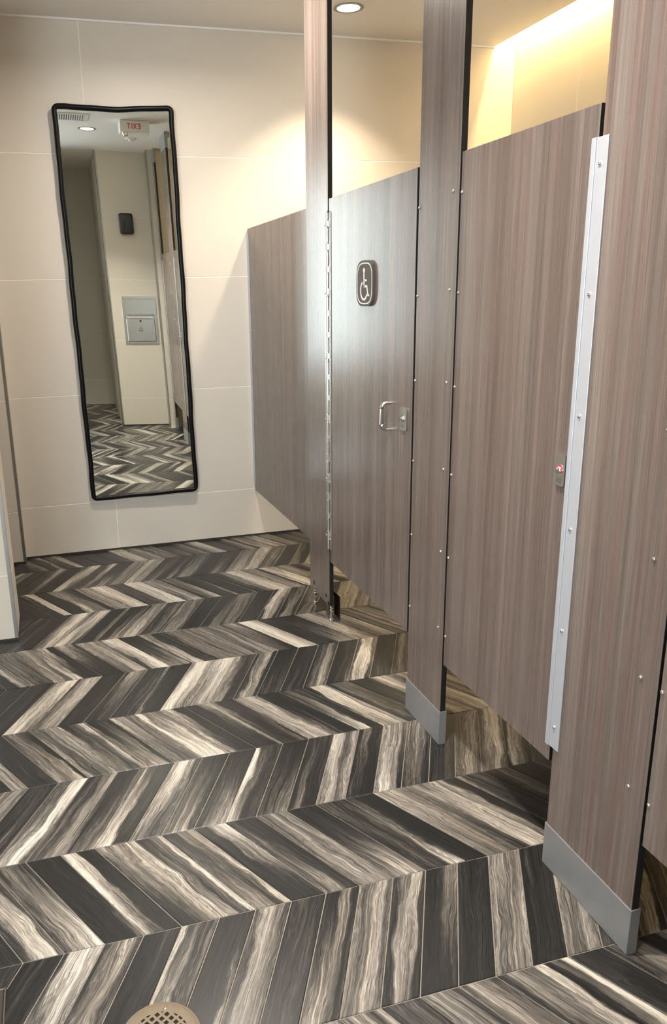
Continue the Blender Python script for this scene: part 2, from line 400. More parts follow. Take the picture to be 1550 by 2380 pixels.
def get_tile_mesh(sgn, frac):
    key = (sgn, round(frac, 3))
    if key not in tile_mesh:
        vs_, fs, uvq = tile_geo(sgn, frac); me = bpy.data.meshes.new('floor_tile'); me.from_pydata(vs_, [], fs)
        uvl = me.uv_layers.new(name='UVMap')
        for lp in me.loops: uvl.data[lp.index].uv = uvq[lp.vertex_index % 4]
        me.materials.append(M['tile_obj']); tile_mesh[key] = me
    return tile_mesh[key]
def camproj(p_):
    q = cam.matrix_basis.inverted() @ Vector(p_)
    if q.z > -0.05: return None
    return (CX + F_PX*q.x/-q.z, CY - F_PX*q.y/-q.z)
tiles = []
for k in range(-15, 10):
    sgn = 1 if k % 2 else -1
    yf = ROW_0 + (k+1)*ROW_W; frac = 1.0; ystart = yf
    for n in range(-16, 31):
        xf = S_OFF + n*S_P
        if k == 9:      # last course is cut along the mirror wall
            frac = (D + 0.004 - (ROW_0 + k*ROW_W))/ROW_W; x0 = xf + 2*S_P*sgn*(1-frac); y0_ = D + 0.004
        else: x0 = xf; y0_ = yf
        sh = 2*S_P*sgn*frac
        quad = [(x0, y0_), (x0+S_P, y0_), (x0+sh+S_P, y0_-ROW_W*frac), (x0+sh, y0_-ROW_W*frac)]
        xs = [q[0] for q in quad]
        if min(xs) > Q+0.02 or max(xs) < XV: continue
        if y0_-ROW_W < YV-0.1 or (y0_ < YE-0.1 and min(xs) > -0.3): continue
        code = ROWS.get(k, {}).get(n) or random.choice(POOL)
        pp = [camproj((a, b, 0)) for a, b in quad]; area = 0
        if all(pp):
            cx_, cy_ = sum(q[0] for q in pp)/4, sum(q[1] for q in pp)/4
            if -60 < cx_ < 1610 and -60 < cy_ < 2460:
                area = abs(sum(pp[i][0]*pp[(i+1) % 4][1]-pp[(i+1) % 4][0]*pp[i][1] for i in range(4)))/2
                mx_ = sum(xs)/4
                if mx_ > P+0.02:   # behind the stall fronts: only the strip under the doors shows
                    area *= max(0.0, 1.0-(mx_-P)/0.55)
        tiles.append((area, k, n, sgn, frac, x0, y0_, code))
tiles.sort(key=lambda t: -t[0])
field_v, field_f, field_uv, field_n, field_fr, field_s = [], [], [], [], [], []
for idx, (area, k, n, sgn, frac, x0, y0_, code) in enumerate(tiles):
    a, b = prof(code); sd = random.random()*9
    if idx < 300 and area > 0:
        o = link('floor_tile', get_tile_mesh(sgn, frac), None, floor, (x0, y0_, random.uniform(-0.0003, 0.0)))
        o['grain_near'] = a; o['grain_far'] = b; o['grain_seed'] = sd
    else:
        vs_, fs, uvq = tile_geo(sgn, frac); s0 = len(field_v)
        field_v += [(q[0]+x0, q[1]+y0_, q[2]) for q in vs_]
        for f in fs:
            field_f.append(tuple(s0+i for i in f))
            for i in f: field_uv.append(uvq[i % 4]); field_n.append(a); field_fr.append(b); field_s.append(sd)
me = bpy.data.meshes.new('floor_tile_field'); me.from_pydata(field_v, [], field_f)
uvl = me.uv_layers.new(name='UVMap'); uvl.data.foreach_set('uv', [c for q in field_uv for c in q])
for nm, dat in (('grain_near', field_n), ('grain_far', field_fr)):
    at_ = me.attributes.new(nm, 'FLOAT_COLOR', 'CORNER'); at_.data.foreach_set('color', [c for q in dat for c in q])
at_ = me.attributes.new('grain_seed', 'FLOAT', 'CORNER'); at_.data.foreach_set('value', field_s)
fo = link('floor_tile_field', me, 'tile_field', floor); fo['kind'] = 'stuff'

# ---- walls: a slab with large-format tiles proud of the joints
JT = 0.0042
def courses(z1):
    zs = [0.0, Z4] + [Z4+COURSE*i for i in range(1, 4)] + [H]
    zs = [z for z in zs if z < z1-0.01] + [z1]
    return zs
def tiled(name, label, axis, face, out, a0, a1, joints, z1=H, thick=0.10, slab_to=None, z0=0.010):
    """wall whose face lies on axis=face, looking towards out (+1/-1); tiles span a0..a1 with vertical joints"""
    back = face - out*thick; lo, hi = sorted((back, face - out*0.0010))
    mb = MB()
    if axis == 'Y': mb.box(a0, a1, lo, hi, 0.0, slab_to or z1)
    else: mb.box(lo, hi, a0, a1, 0.0, slab_to or z1)
    wall = struct(name, mb, 'wall_grout', label)
    edges = [a0] + sorted(j for j in joints if a0 < j < a1) + [a1]
    zs = courses(z1)
    for za, zb in zip(zs, zs[1:]):
        for ea, eb in zip(edges, edges[1:]):
            g0 = 0 if ea == a0 else JT/2; g1 = 0 if eb == a1 else JT/2
            zl = z0 if za == 0 else za+JT/2; zh = zb if zb == z1 else zb-JT/2
            l2, h2 = sorted((face - out*0.0085, face))
            m2 = MB()
            if axis == 'Y': m2.box(ea+g0, eb-g1, l2, h2, zl, zh, 0.0009)
            else: m2.box(l2, h2, ea+g0, eb-g1, zl, zh, 0.0009)
            part('wall_tile', m2, 'wall_tile', wall)
    return wall
JX = [0.298-1.22, 0.298, 1.518]
tiled('wall_back', 'cream large-tile wall carrying the tall black-framed mirror', 'Y', D, -1, RTX, Q, JX, slab_to=COVE_TOP)
tiled('wall_right', 'warmly lit cream tile wall at the rear of the stalls', 'X', Q, -1, YJ, D, [4.506-0.612-1.22*i for i in range(4)], slab_to=COVE_TOP)
tiled('wall_left_return', 'shaded cream tile wall left of the mirror wall, standing slightly proud', 'Y', RTY, -1, XV, RTX-0.004, [-0.9], thick=0.12)
tiled('wall_left_stub', 'cream tiled wall end at the left edge of the room', 'Y', STY0, -1, XV, STX-0.004, [-0.85], thick=STY1-STY0-0.001)
tiled('wall_left', 'cream tile wall of the wash area left of the aisle', 'X', XV, 1, YV, RTY, [2.2, 1.0, -0.2, -1.4], thick=0.08)
tiled('wall_wash_end', 'tile wall closing the wash area behind the camera', 'Y', YV, 1, XV, -0.35, [-0.9], thick=0.08)
tiled('wall_front', 'cream tile wall with two dispensers, seen in the mirror', 'Y', YF, 1, XF, 1.05, [], thick=0.12)
tiled('wall_front_jog', 'narrow cream wall return beside the last stall, seen in the mirror', 'Y', YJ, 1, 1.05, Q, [1.52], thick=0.26)
tiled('wall_corridor_side', 'cream tile wall end along the dark corridor, seen in the mirror', 'X', XF, -1, YE, YF-0.12, [-0.6], thick=0.10)
tiled('wall_corridor_end', 'unlit tile wall at the end of the corridor, seen in the mirror', 'Y', YE, 1, -0.35, XF, [0.1], thick=0.08)
# unseen partition added to darken the corridor, and an assumed glowing window out of view
tiled('wall_corridor_screen', 'added unseen partition keeping window light out of the corridor behind the camera', 'X', -0.35, 1, YV, 0.22, [-0.8, -2.0], thick=0.12)
WY0, WY1, WZ0, WZ1 = -3.50, 0.25, 0.50, 2.60
win = struct('assumed_window_1', MB().box(XV+0.0005, XV+0.012, WY0, WY1, WZ0, WZ1), 'white_plastic', 'assumed unseen frosted window left of the camera, glowing to put sheen on the doors', 'window')  # assumed window out of view, added to light the room and the door sheen
mbw = MB().box(XV+0.012, XV+0.045, WY0-0.05, WY1+0.05, WZ1, WZ1+0.05, 0.003).box(XV+0.012, XV+0.060, WY0-0.05, WY1+0.05, WZ0-0.05, WZ0, 0.003)
for yy in (WY0-0.05, WY1): mbw.box(XV+0.012, XV+0.045, yy, yy+0.05, WZ0, WZ1, 0.003)
part('assumed_window_frame', mbw, 'dull_trim', win)
for i in range(4):
    ya = WY0+i*(WY1-WY0)/4; yb = WY0+(i+1)*(WY1-WY0)/4
    if i: part('assumed_mullion', MB().box(XV+0.012, XV+0.040, ya-0.018, ya+0.018, WZ0, WZ1, 0.002), 'dull_trim', win)
    part('assumed_glow_pane', MB().box(XV+0.012, XV+0.018, ya+(0.018 if i else 0), yb-(0.018 if i < 3 else 0), WZ0, WZ1), emission('assumed_daylight_glow', COL_COOL, WINDOW_ASSUMED), win)  # emissive panes stand for an assumed bright source behind the camera
# end faces of the stub and of the return
for nm, lb, x, ya, yb in (('wall_left_stub_end', 'narrow pale end face of the left wall stub', STX, STY0+0.004, STY1), ('wall_left_return_end', 'sliver of wall return beside the mirror wall', RTX, RTY+0.004, D)):
    e = struct(nm, MB().box(x-0.0085, x-0.0045, ya, yb, 0, H), 'wall_grout', lb)
    for za, zb in zip(courses(H), courses(H)[1:]):
        part('wall_tile', MB().box(x-0.0045, x, ya, yb, max(0.010, za+JT/2), zb-JT/2 if zb < H else zb, 0.0006), 'wall_tile', e)
# end face of the wall behind
e = struct('wall_front_end', MB().box(XF, XF+0.004, YF-0.12, YF-0.009, 0, H), 'wall_tile', 'end face of the dispenser wall, seen in the mirror')
# ceiling and cove
struct('ceiling', MB().box(XV-0.1, COVE, YV-0.1, D+0.1, H, H+0.07), 'ceiling', 'plain painted ceiling over the restroom', 'ceiling')
struct('ceiling_cove', MB().box(COVE-0.30, Q+0.1, YJ-0.1, D+0.1, COVE_TOP, COVE_TOP+0.06), 'cove_paint', 'top of the light cove above the stall wall', 'ceiling')
struct('trim_1', MB().box(COVE-0.012, COVE, YJ, D, H+0.07, COVE_TOP), 'cove_paint', 'upstand of the ceiling edge along the light cove', 'trim')
for nm, lb, y0_, y1_, x0_, x1_ in (('trim_2', 'wall lining of the light cove above the mirror wall', D-0.0005, D+0.02, COVE, Q), ):
    struct(nm, MB().box(x0_, x1_, y0_, y1_, H+0.003, COVE_TOP), 'cove_paint', lb, 'trim')
struct('trim_3', MB().box(Q-0.0005, Q+0.02, YJ, D, H+0.003, COVE_TOP), 'cove_paint', 'wall lining of the light cove above the stall wall', 'trim')
# white bead where wall meets ceiling; dark strips paint the shadow gap and joint at the floor
struct('trim_4', MB().box(RTX, COVE, D-0.010, D+0.001, H-0.009, H+0.001), 'caulk', 'white caulk line between mirror wall and ceiling', 'trim')
struct('trim_5', MB().box(XF, 1.05, YF-0.001, YF+0.006, H-0.006, H+0.001), 'caulk', 'white caulk line above the dispenser wall', 'trim')
struct('baseboard_back', MB().box(RTX, Q, D-0.004, D+0.002, 0.0, 0.011), 'shadow_gap', 'dark strip for the shadow gap and joint along the foot of the mirror wall', 'baseboard')
struct('baseboard_left', MB().box(XV, RTX, RTY-0.004, RTY+0.002, 0.0, 0.011), 'shadow_gap', 'dark strip for the shadow gap and joint along the foot of the left return', 'baseboard')
struct('baseboard_stub', MB().box(XV, STX, STY0-0.004, STY0+0.002, 0.0, 0.011), 'shadow_gap', 'dark strip for the shadow gap and joint along the foot of the left stub', 'baseboard')
struct('baseboard_front', MB().box(XF, 1.05, YF-0.002, YF+0.004, 0.0, 0.011), 'shadow_gap', 'dark strip for the shadow gap and joint under the dispenser wall', 'baseboard')
# metal corner trims
def corner(name, lb, x, y, sx, sy, z1=H):
    """L-shaped edge profile hugging an outside corner"""
    mb = MB()
    x0, x1 = sorted((x, x-sx*0.013)); y0_, y1_ = sorted((y, y-sy*0.013))
    mb.box(x0, x1, *sorted((y, y+sy*0.0016)), 0.0, z1); mb.box(*sorted((x, x+sx*0.0016)), y0_, y1_, 0.0, z1)
    struct(name, mb, 'dull_trim', lb, 'trim')
corner('trim_6', 'grey metal corner trim on the left wall return', RTX, RTY, 1, -1)
corner('trim_7', 'grey metal corner trim on the left wall stub', STX, STY0, 1, -1)
corner('trim_8', 'pale metal corner trim on the dispenser wall', XF, YF, -1, 1)
struct('trim_9', MB().box(1.046, 1.054, YF, YJ+0.002, 0.0, H), 'dull_trim', 'metal edge trim on the wall jog seen in the mirror', 'trim')

# ================================================================== PARTITION HARDWARE MESHES (shared)
def screw_mesh():
    mb = MB(); m = Mx((0, 0, 0), (0, -1, 0), (0, 0, 1))
    mb.lathe([(0.0046, 0.0), (0.0046, 0.0012), (0.0041, 0.0026), (0.0028, 0.0036), (0.0012, 0.0038), (0.0012, 0.0030), (0.0, 0.0030)], m, 14)
    return mb.mesh('screw', smooth=True)
SCREW = screw_mesh()
SCREW.materials.append(M['chrome'])
TK = 0.019
def screws(parent, y, zs, x=P): 
    for z in zs: at('screw', SCREW, None, parent, (x, y, z))

# ------------------------------------------------------------------ pilasters
def pilaster(label, y0_, y1_, zlo, shoe=True, edges=True):
    ym = (y0_+y1_)/2
    t = thing('stall_pilaster', label, 'stall post', (P+TK/2, ym, 0), 'floor-to-ceiling laminate posts of the stall fronts')
    part('post_panel', MB().box(P, P+TK, y0_+0.0008, y1_-0.0008, zlo, H-0.004, 0.0006), 'laminate', t)
    for ya, yb in ((y0_, y0_+0.001), (y1_-0.001, y1_)):
        part('edge_band', MB().box(P+0.0006, P+TK-0.0006, ya, yb, zlo, H-0.004), 'black_edge', t, label='black edge of the panel')
    if shoe:
        mb = MB().box(P-0.0035, P, y0_-0.003, y1_+0.003, 0.0005, 0.117, 0.0008).box(P+TK, P+TK+0.0035, y0_-0.003, y1_+0.003, 0.0005, 0.117, 0.0008)
        mb.box(P, P+TK, y0_-0.0035, y0_-0.0005, 0.0005, 0.117).box(P, P+TK, y1_+0.0005, y1_+0.0035, 0.0005, 0.117)
        part('floor_shoe', mb, 'shoe_steel', t, label='satin stainless steel floor shoe')
    mb = MB().box(P-0.003, P, y0_-0.003, y1_+0.003, H-0.125, H-0.0005, 0.0006).box(P+TK, P+TK+0.003, y0_-0.003, y1_+0.003, H-0.125, H-0.0005, 0.0006)
    mb.box(P, P+TK, y0_-0.003, y0_-0.0003, H-0.125, H-0.0005).box(P, P+TK, y1_+0.0003, y1_+0.003, H-0.125, H-0.0005)
    part('ceiling_shoe', mb, 'shoe_steel', t, label='stainless steel ceiling shoe')
    m = Mx((P+TK/2, y1_+0.003, 0), (-1, 0, 0), (0, 0, 1))
    for z in (H-0.095, H-0.032):
        mb = MB(); mm = m.copy(); mm.translation = Vector((P+TK/2, y1_+0.003, z)); mb.lathe([(0.0046, 0), (0.0044, 0.0014), (0.003, 0.003), (0, 0.0034)], mm, 12)
        part('screw', mb, 'chrome', t, True)
    return t
ZA = [1.653, 1.401, 1.146, 0.890, 0.642, 0.389]; ZB = [1.675, 1.417, 1.160, 0.903, 0.647, 0.396]
p1 = pilaster('brown laminate stall post with exposed levelling bolts at its bare foot', 3.104, 3.378, 0.076, shoe=False)
p2 = pilaster('brown laminate stall post with steel shoe between the wheelchair-sign door and the next door', 2.053, 2.299, 0.05)
p3 = pilaster('wide brown laminate stall post with steel shoe nearest the camera, right of the white strip', 1.163, 1.474, 0.05)
p4 = pilaster('narrow stall post beside the wall return, seen only in the mirror', 0.448, 0.558, 0.05)
screws(p2, 2.292, ZA); screws(p2, 2.086, ZB)
screws(p3, 1.211, [1.66, 1.408, 1.156, 0.902, 0.648, 0.393])
# bare foot of the first post: drilled holes, notch, levelling bolts
for y, z in ((3.32, 0.112), (3.150, 0.110)):
    mb = MB(); mb.ring(circ(0.0105, 20), circ(0.0085, 20), front(y, z, P), 0.0006)
    rg = part('bolt_hole', mb, 'dark_mark', p1)
    part('hole_core', MB().poly(circ(0.0085, 20), front(y, z, P), 0.0004), 'void', rg)
part('notch', MB().box(P-0.0006, P, 3.106, 3.128, 0.077, 0.094), 'void', p1)
for y in (3.335, 3.112):
    mb = MB(); m = Mx((P+TK/2, y, 0.001), (1, 0, 0), (0, 1, 0))
    mb.lathe([(0.0, 0), (0.011, 0), (0.011, 0.009), (0.0048, 0.009), (0.0048, 0.045), (0.0048, 0.080), (0.0, 0.080)], m, 14)
    b = part('levelling_bolt', mb, 'chrome', p1, True, 'threaded steel levelling bolt')
    mb = MB(); m2 = m.copy(); m2.translation = Vector((P+TK/2, y, 0.046)); mb.poly(circ(0.0105, 6), m2, 0.009)
    m2 = m.copy(); m2.translation = Vector((P+TK/2, y, 0.060)); mb.poly(circ(0.0105, 6), m2, 0.006)
    part('hex_nut', mb, 'chrome', b)
mb = MB().box(P+0.003, P+0.016, 3.108, 3.345, 0.0715, 0.0765); part('bolt_bracket', mb, 'bronze_steel', p1)

# ------------------------------------------------------------------ doors
DZ0, DZ1 = 0.287, 1.766
def door(label, y0_, y1_):
    t = thing('stall_door', label, 'door', (P+TK/2, (y0_+y1_)/2, DZ0), 'laminate stall doors')
    part('door_panel', MB().box(P, P+TK, y0_+0.0008, y1_-0.0008, DZ0, DZ1, 0.0006), 'laminate', t)
    for ya, yb in ((y0_, y0_+0.001), (y1_-0.001, y1_)):
        part('edge_band', MB().box(P+0.0006, P+TK-0.0006, ya, yb, DZ0, DZ1), 'black_edge', t)
    return t
d1 = door('stall door with grey wheelchair sign and steel pull handle', 2.311, 3.094)
d2 = door('stall door with a red occupied latch beside the white strip', 1.485, 2.044)
d3 = door('stall door nearest the camera, cut off by the right edge', 0.573, 1.156)
screws(d2, 2.036, [1.666, 1.409, 1.152, 0.897, 0.642, 0.386])
screws(d3, 1.150, [1.66, 1.408, 1.154, 0.898, 0.645, 0.388])
# black inserts painting the shade in the gaps beside the doors
for yc, hw, pl in ((2.305, 0.0055, p2), (2.0485, 0.0040, p2), (1.4795, 0.0050, p3), (1.1595, 0.0030, p3)):
    part('gap_shade', MB().box(P+TK-0.006, P+TK+0.008, yc-hw, yc+hw, DZ0+0.02, DZ1-0.02), 'black_edge', pl, label='black insert standing for the shade in the door gap')

# continuous hinge of the wheelchair-sign door
hz0, hz1, hy = 0.345, 1.722, 3.106
hl_ = part('hinge_leaf', MB().box(P-0.0022, P-0.0002, hy, hy+0.030, hz0-0.004, hz1+0.004, 0.0004), 'steel', p1)
hg = part('hinge', MB().box(P-0.0022, P-0.0002, hy-0.038, hy-0.012, hz0, hz1-0.006, 0.0004), 'steel', d1, label='continuous stainless steel hinge')
zz = hz0; i = 0; seg_l = [0.054, 0.030]
while zz < hz1-0.01:
    L = min(seg_l[i % 2], hz1-zz)
    mb = MB(); m = Mx((P-0.0065, hy-0.0075, zz), (1, 0, 0), (0, 1, 0)); r = 0.0050 if i % 2 == 0 else 0.0055
    mb.lathe([(0, 0.0006), (r-0.001, 0.0006), (r, 0.0016), (r, L-0.0016), (r-0.001, L-0.0006), (0, L-0.0006)], m, 14)
    if i % 2 and L > 0.012: mb.box(P-0.004, P-0.0022, hy-0.028, hy-0.008, zz+0.004, zz+L-0.004, 0.0004)
    part('knuckle', mb, 'chrome', hg, True); zz += L; i += 1
for z in (1.665, 1.407, 1.150, 0.898, 0.645, 0.392):
    at('screw', SCREW, None, hg, (P-0.0022, hy-0.018, z)); at('screw', SCREW, None, hl_, (P-0.0022, hy+0.024, z+0.008))
# wheelchair sign
sg = part('sign', MB().poly(superellipse(0.077, 0.0775, 3.4), front(2.700, 1.445, P-0.0003), 0.0085), 'sign_grey', d1, label='grey accessible stall sign with white wheelchair symbol')
part('sign_border', MB().ring(superellipse(0.0695, 0.0700, 3.4), superellipse(0.0655, 0.0660, 3.4), front(2.700, 1.445, P-0.0088), 0.0006), 'sign_white', sg)
m = front(2.700, 1.445, P-0.0088); mb = MB()
mb.poly(circ(0.0085, 18, -0.004, 0.044), m, 0.0008)
mb.stroke([(-0.0045, 0.036), (-0.0040, 0.012), (-0.003, -0.012)], 0.0095, m, 0.0008)
mb.stroke([(-0.004, 0.0105), (0.021, 0.0105)], 0.0075, m, 0.0008)
mb.stroke([(-0.0065, -0.0095), (0.0225, -0.0095), (0.034, -0.042), (0.044, -0.0385)], 0.0078, m, 0.0008)
mb.stroke([(-0.0045+0.0305*math.cos(math.radians(a)), -0.0235+0.0305*math.sin(math.radians(a))) for a in range(118, 342, 12)], 0.0078, m, 0.0008)
part('wheelchair_symbol', mb, 'sign_white', sg)
# pull handle
hp = [(P+0.001, 2.478, 1.055)]
for a in range(0, 91, 15): hp.append((P-0.016-0.018*math.sin(math.radians(a)), 2.478, 1.037+0.018*math.cos(math.radians(a))))
for a in range(0, 91, 15): hp.append((P-0.016-0.018*math.cos(math.radians(a)), 2.478, 0.983-0.018*math.sin(math.radians(a))))
hp.append((P+0.001, 2.478, 0.965))
pr = [(0.0085*math.cos(2*math.pi*k/12), 0.0052*math.sin(2*math.pi*k/12)) for k in range(12)]
part('pull_handle', MB().tube(hp, 0.006, 12, prof=pr, upv=(0, 0.05, 1)), 'steel', d1, True, 'curved satin steel pull handle')
# latch plates
def latch(parent, yc, zc, red, label):
    w2, h2 = 0.0245, 0.0365
    if red: w2 = 0.0175
    pl = part('latch', MB().poly(superellipse(w2, h2, 9), front(yc, zc, P-0.0002), 0.0062), 'steel', parent, False, label)
    m = front(yc, zc+0.002, P-0.0064)
    part('indicator_ring', MB().ring(circ(0.0125), circ(0.0108), m, 0.0007), 'chrome', pl)
    part('indicator_window', MB().poly(circ(0.0108), m, 0.0002), 'red_mark' if red else 'steel', pl)
    mb = MB(); mb.lathe([(0.0, 0), (0.0085, 0.0), (0.0085, 0.003), (0.0065, 0.0055), (0.003, 0.0066), (0, 0.0068)], front(yc, zc+0.0002, P-0.0066), 18)
    kb = part('turn_knob', mb, 'chrome', pl, True)
    part('coin_slot', MB().box(P-0.0136, P-0.0126, yc-0.0055, yc+0.0055, zc-0.0006, zc+0.0010), 'dark_mark', kb)
    m = front(yc, zc-0.023, P-0.0064); mb = MB()
    mb.stroke([(-0.011, -0.0055), (-0.006, 0.0055)], 0.0009, m, 0.0003)
    mb.stroke([(-0.005, -0.0055), (0.0, 0.0045), (0.002, -0.0055), (-0.004, -0.0055)], 0.0008, m, 0.0003)
    mb.stroke([(0.010, 0.0052), (0.005, 0.0040), (0.006, 0.0012), (0.0085, -0.0015), (0.0075, -0.0050), (0.003, -0.0055)], 0.0008, m, 0.0003)
    part('maker_mark', mb, 'dark_mark', pl)
latch(d1, 2.364, 1.015, False, 'satin steel latch plate showing vacant')
latch(d2, 1.5205, 1.017, True, 'satin steel latch plate showing red for occupied')
# white aluminium stop strips
def strip(parent, ya, yb, label):
    mb = MB().box(P-0.0035, P-0.0002, ya, yb, 0.332, 1.703, 0.0006).box(P-0.0065, P-0.0035, yb-0.0135, yb, 0.332, 1.703, 0.0006)
    o = part('stop_strip', mb, 'aluminium', parent, False, label)
    for z in ZA: at('screw', SCREW, None, o, (P-0.0035, (ya+yb)/2-0.004, z))
strip(p3, 1.450, 1.4985, 'bright aluminium stop strip along the door edge')
strip(p4, 0.535, 0.583, 'bright aluminium stop strip')

# ------------------------------------------------------------------ fixed panel at the mirror wall
PX = 1.124
t = thing('stall_side_panel', 'fixed brown laminate stall panel between mirror wall and the bare-footed post', 'stall panel', (PX+0.0095, 3.95, DZ0))
part('panel_board', MB().box(PX, PX+TK, 3.382, D-0.006, DZ0, DZ1, 0.0006), 'laminate', t)
part('edge_band', MB().box(PX+0.0006, PX+TK-0.0006, D-0.006, D-0.005, DZ0, DZ1), 'black_edge', t)
mb = MB().box(PX-0.002, PX-0.0002, 3.379, 3.412, DZ0+0.035, DZ1-0.012, 0.0003)
sp = part('joint_strip', mb, 'steel', t, label='bright steel strip joining panel to post')
for z in (1.698, 1.248, 0.800, 0.357):
    at('screw', SCREW, None, sp, (PX-0.002, 3.406, z)); at('screw', SCREW, None, sp, (PX-0.002, 3.387, z))
br = part('wall_channel', MB().box(PX-0.005, PX-0.0002, D-0.030, D-0.0005, 0.342, 1.734, 0.0004).box(PX+TK+0.0002, PX+TK+0.004, D-0.030, D-0.0005, 0.342, 1.734, 0.0004), 'aluminium', t, label='slim metal channel fixing panel to wall')
for z in (1.68, 1.22, 0.80, 0.38): at('screw', SCREW, None, br, (PX-0.005, D-0.016, z))
# divider panels between the stalls
for yc, lb in ((2.172, 'laminate divider between the wheelchair stall and the middle stall'), (1.320, 'laminate divider between the two nearer stalls')):
    dv = thing('stall_divider', lb, 'stall panel', (1.85, yc, DZ0), 'laminate dividers between the stalls')
    part('panel_board', MB().box(P+TK+0.006, Q-0.006, yc-TK/2, yc+TK/2, DZ0, DZ1, 0.0006), 'laminate', dv)
    part('wall_channel', MB().box(Q-0.030, Q-0.0005, yc+TK/2, yc+TK/2+0.004, DZ0+0.05, DZ1-0.03).box(Q-0.030, Q-0.0005, yc-TK/2-0.004, yc-TK/2, DZ0+0.05, DZ1-0.03), 'aluminium', dv)
    part('post_channel', MB().box(P+TK+0.0042, P+TK+0.030, yc+TK/2, yc+TK/2+0.004, DZ0+0.05, DZ1-0.03).box(P+TK+0.0042, P+TK+0.030, yc-TK/2-0.004, yc-TK/2, DZ0+0.05, DZ1-0.03), 'aluminium', dv)
# loose shoe leaning behind the bare post
ls = thing('loose_post_shoe', 'dark loose steel shoe standing on the floor behind the bare-footed post', 'post shoe', (1.15, 3.13, 0))
part('shoe_plate', MB().box(1.150, 1.153, 3.110, 3.235, 0.0005, 0.112, 0.0006), 'bronze_steel', ls)
part('shoe_plate', MB().box(1.128, 1.131, 3.128, 3.235, 0.0005, 0.112, 0.0006), 'bronze_steel', ls)
part('shoe_end', MB().box(1.131, 1.150, 3.2335, 3.2365, 0.0005, 0.112), 'bronze_steel', ls)

# ================================================================== TALL MIRROR
MXC, MZC, MW, MH, MROLL = 0.4535, 1.333, 0.612, 2.045, 0.0150
def glass_y(x, z): return (D-0.034) + (-0.0151+0.0078*(z-1.3))*(x-MXC) - 0.0093*(z-1.3)
def mir_pt(a, b, dy=0.0):
    x = MXC + a*math.cos(MROLL) - b*math.sin(MROLL); z = MZC + a*math.sin(MROLL) + b*math.cos(MROLL)
    return Vector((x, glass_y(x, z)+dy, z))
mirror = thing('full_length_mirror', 'tall wall mirror in an uneven rounded black frame', 'mirror', (MXC, D-0.02, MZC-MH/2))
mb = MB(); NXG, NZG = 8, 24; grid = []
gw, gh = MW/2-0.016, MH/2-0.016
for j in range(NZG+1): grid.append([mb.bm.verts.new(mir_pt(-gw+2*gw*i/NXG, -gh+2*gh*j/NZG)) for i in range(NXG+1)])
for j in range(NZG):
    for i in range(NXG): mb.bm.faces.new((grid[j][i], grid[j][i+1], grid[j+1][i+1], grid[j+1][i]))
g = part('mirror_glass', mb, 'mirror', mirror)
for pl in g.data.polygons: pl.use_smooth = True
if sum(pl.normal.y for pl in g.data.polygons) > 0: g.data.flip_normals()
bk = MB(); cs = [mir_pt(a, b, 0.0025) for a, b in ((-gw, -gh), (gw, -gh), (gw, gh), (-gw, gh))]
lo = [bk.bm.verts.new(c) for c in cs]; hi = [bk.bm.verts.new((c.x, min(c.y+0.012, D-0.001), c.z)) for c in cs]
bk.bm.faces.new(lo); bk.bm.faces.new(hi[::-1])
for i in range(4): bk.bm.faces.new((lo[i], hi[i], hi[(i+1) % 4], lo[(i+1) % 4]))
part('backing_board', bk, 'black_plastic', mirror)
# frame: a rounded moulding following a slightly wavy path
cw, ch, cr = MW/2-0.0135, MH/2-0.0135, 0.020
path = []
def seg(p0, p1, n, wav):
    for i in range(n):
        t_ = i/n; a = p0[0]+(p1[0]-p0[0])*t_; b = p0[1]+(p1[1]-p0[1])*t_
        path.append((a, b, wav, t_))
def arc(cx_, cy_, a0, a1):
    for i in range(7):
        an = math.radians(a0+(a1-a0)*i/6); path.append((cx_+cr*math.cos(an), cy_+cr*math.sin(an), None, 0))
arc(cw-cr, ch-cr, 0, 90); seg((cw-cr-0.01, ch), (-cw+cr+0.01, ch), 20, 'top')
arc(-cw+cr, ch-cr, 90, 180); seg((-cw, ch-cr-0.01), (-cw, -ch+cr+0.01), 60, 'l')
arc(-cw+cr, -ch+cr, 180, 270); seg((-cw+cr+0.01, -ch), (cw-cr-0.01, -ch), 20, 'bot')
arc(cw-cr, -ch+cr, 270, 360); seg((cw, -ch+cr+0.01), (cw, ch-cr-0.01), 60, 'r')
fp = []
for a, b, wv, t_ in path:
    if wv == 'top': b -= 0.010*math.sin(math.pi*t_)**2 + 0.0012*math.sin(17*t_)
    elif wv == 'bot': b -= 0.0010*math.sin(13*t_)
    elif wv in ('l', 'r'): a += 0.0016*math.sin(23*t_+(1 if wv == 'r' else 0)) + 0.0009*math.sin(57*t_)
    fp.append(mir_pt(a, b, -0.001))
prf = [(0.0135, 0.013), (0.0135, -0.004), (0.0105, -0.011), (0.004, -0.0145), (-0.004, -0.0140), (-0.0095, -0.010), (-0.0125, -0.003), (-0.0125, 0.013)]
part('mirror_frame', MB().tube(fp, 0.013, closed=True, prof=prf, upv=(0, 1, 0)), 'black_frame', mirror, True)

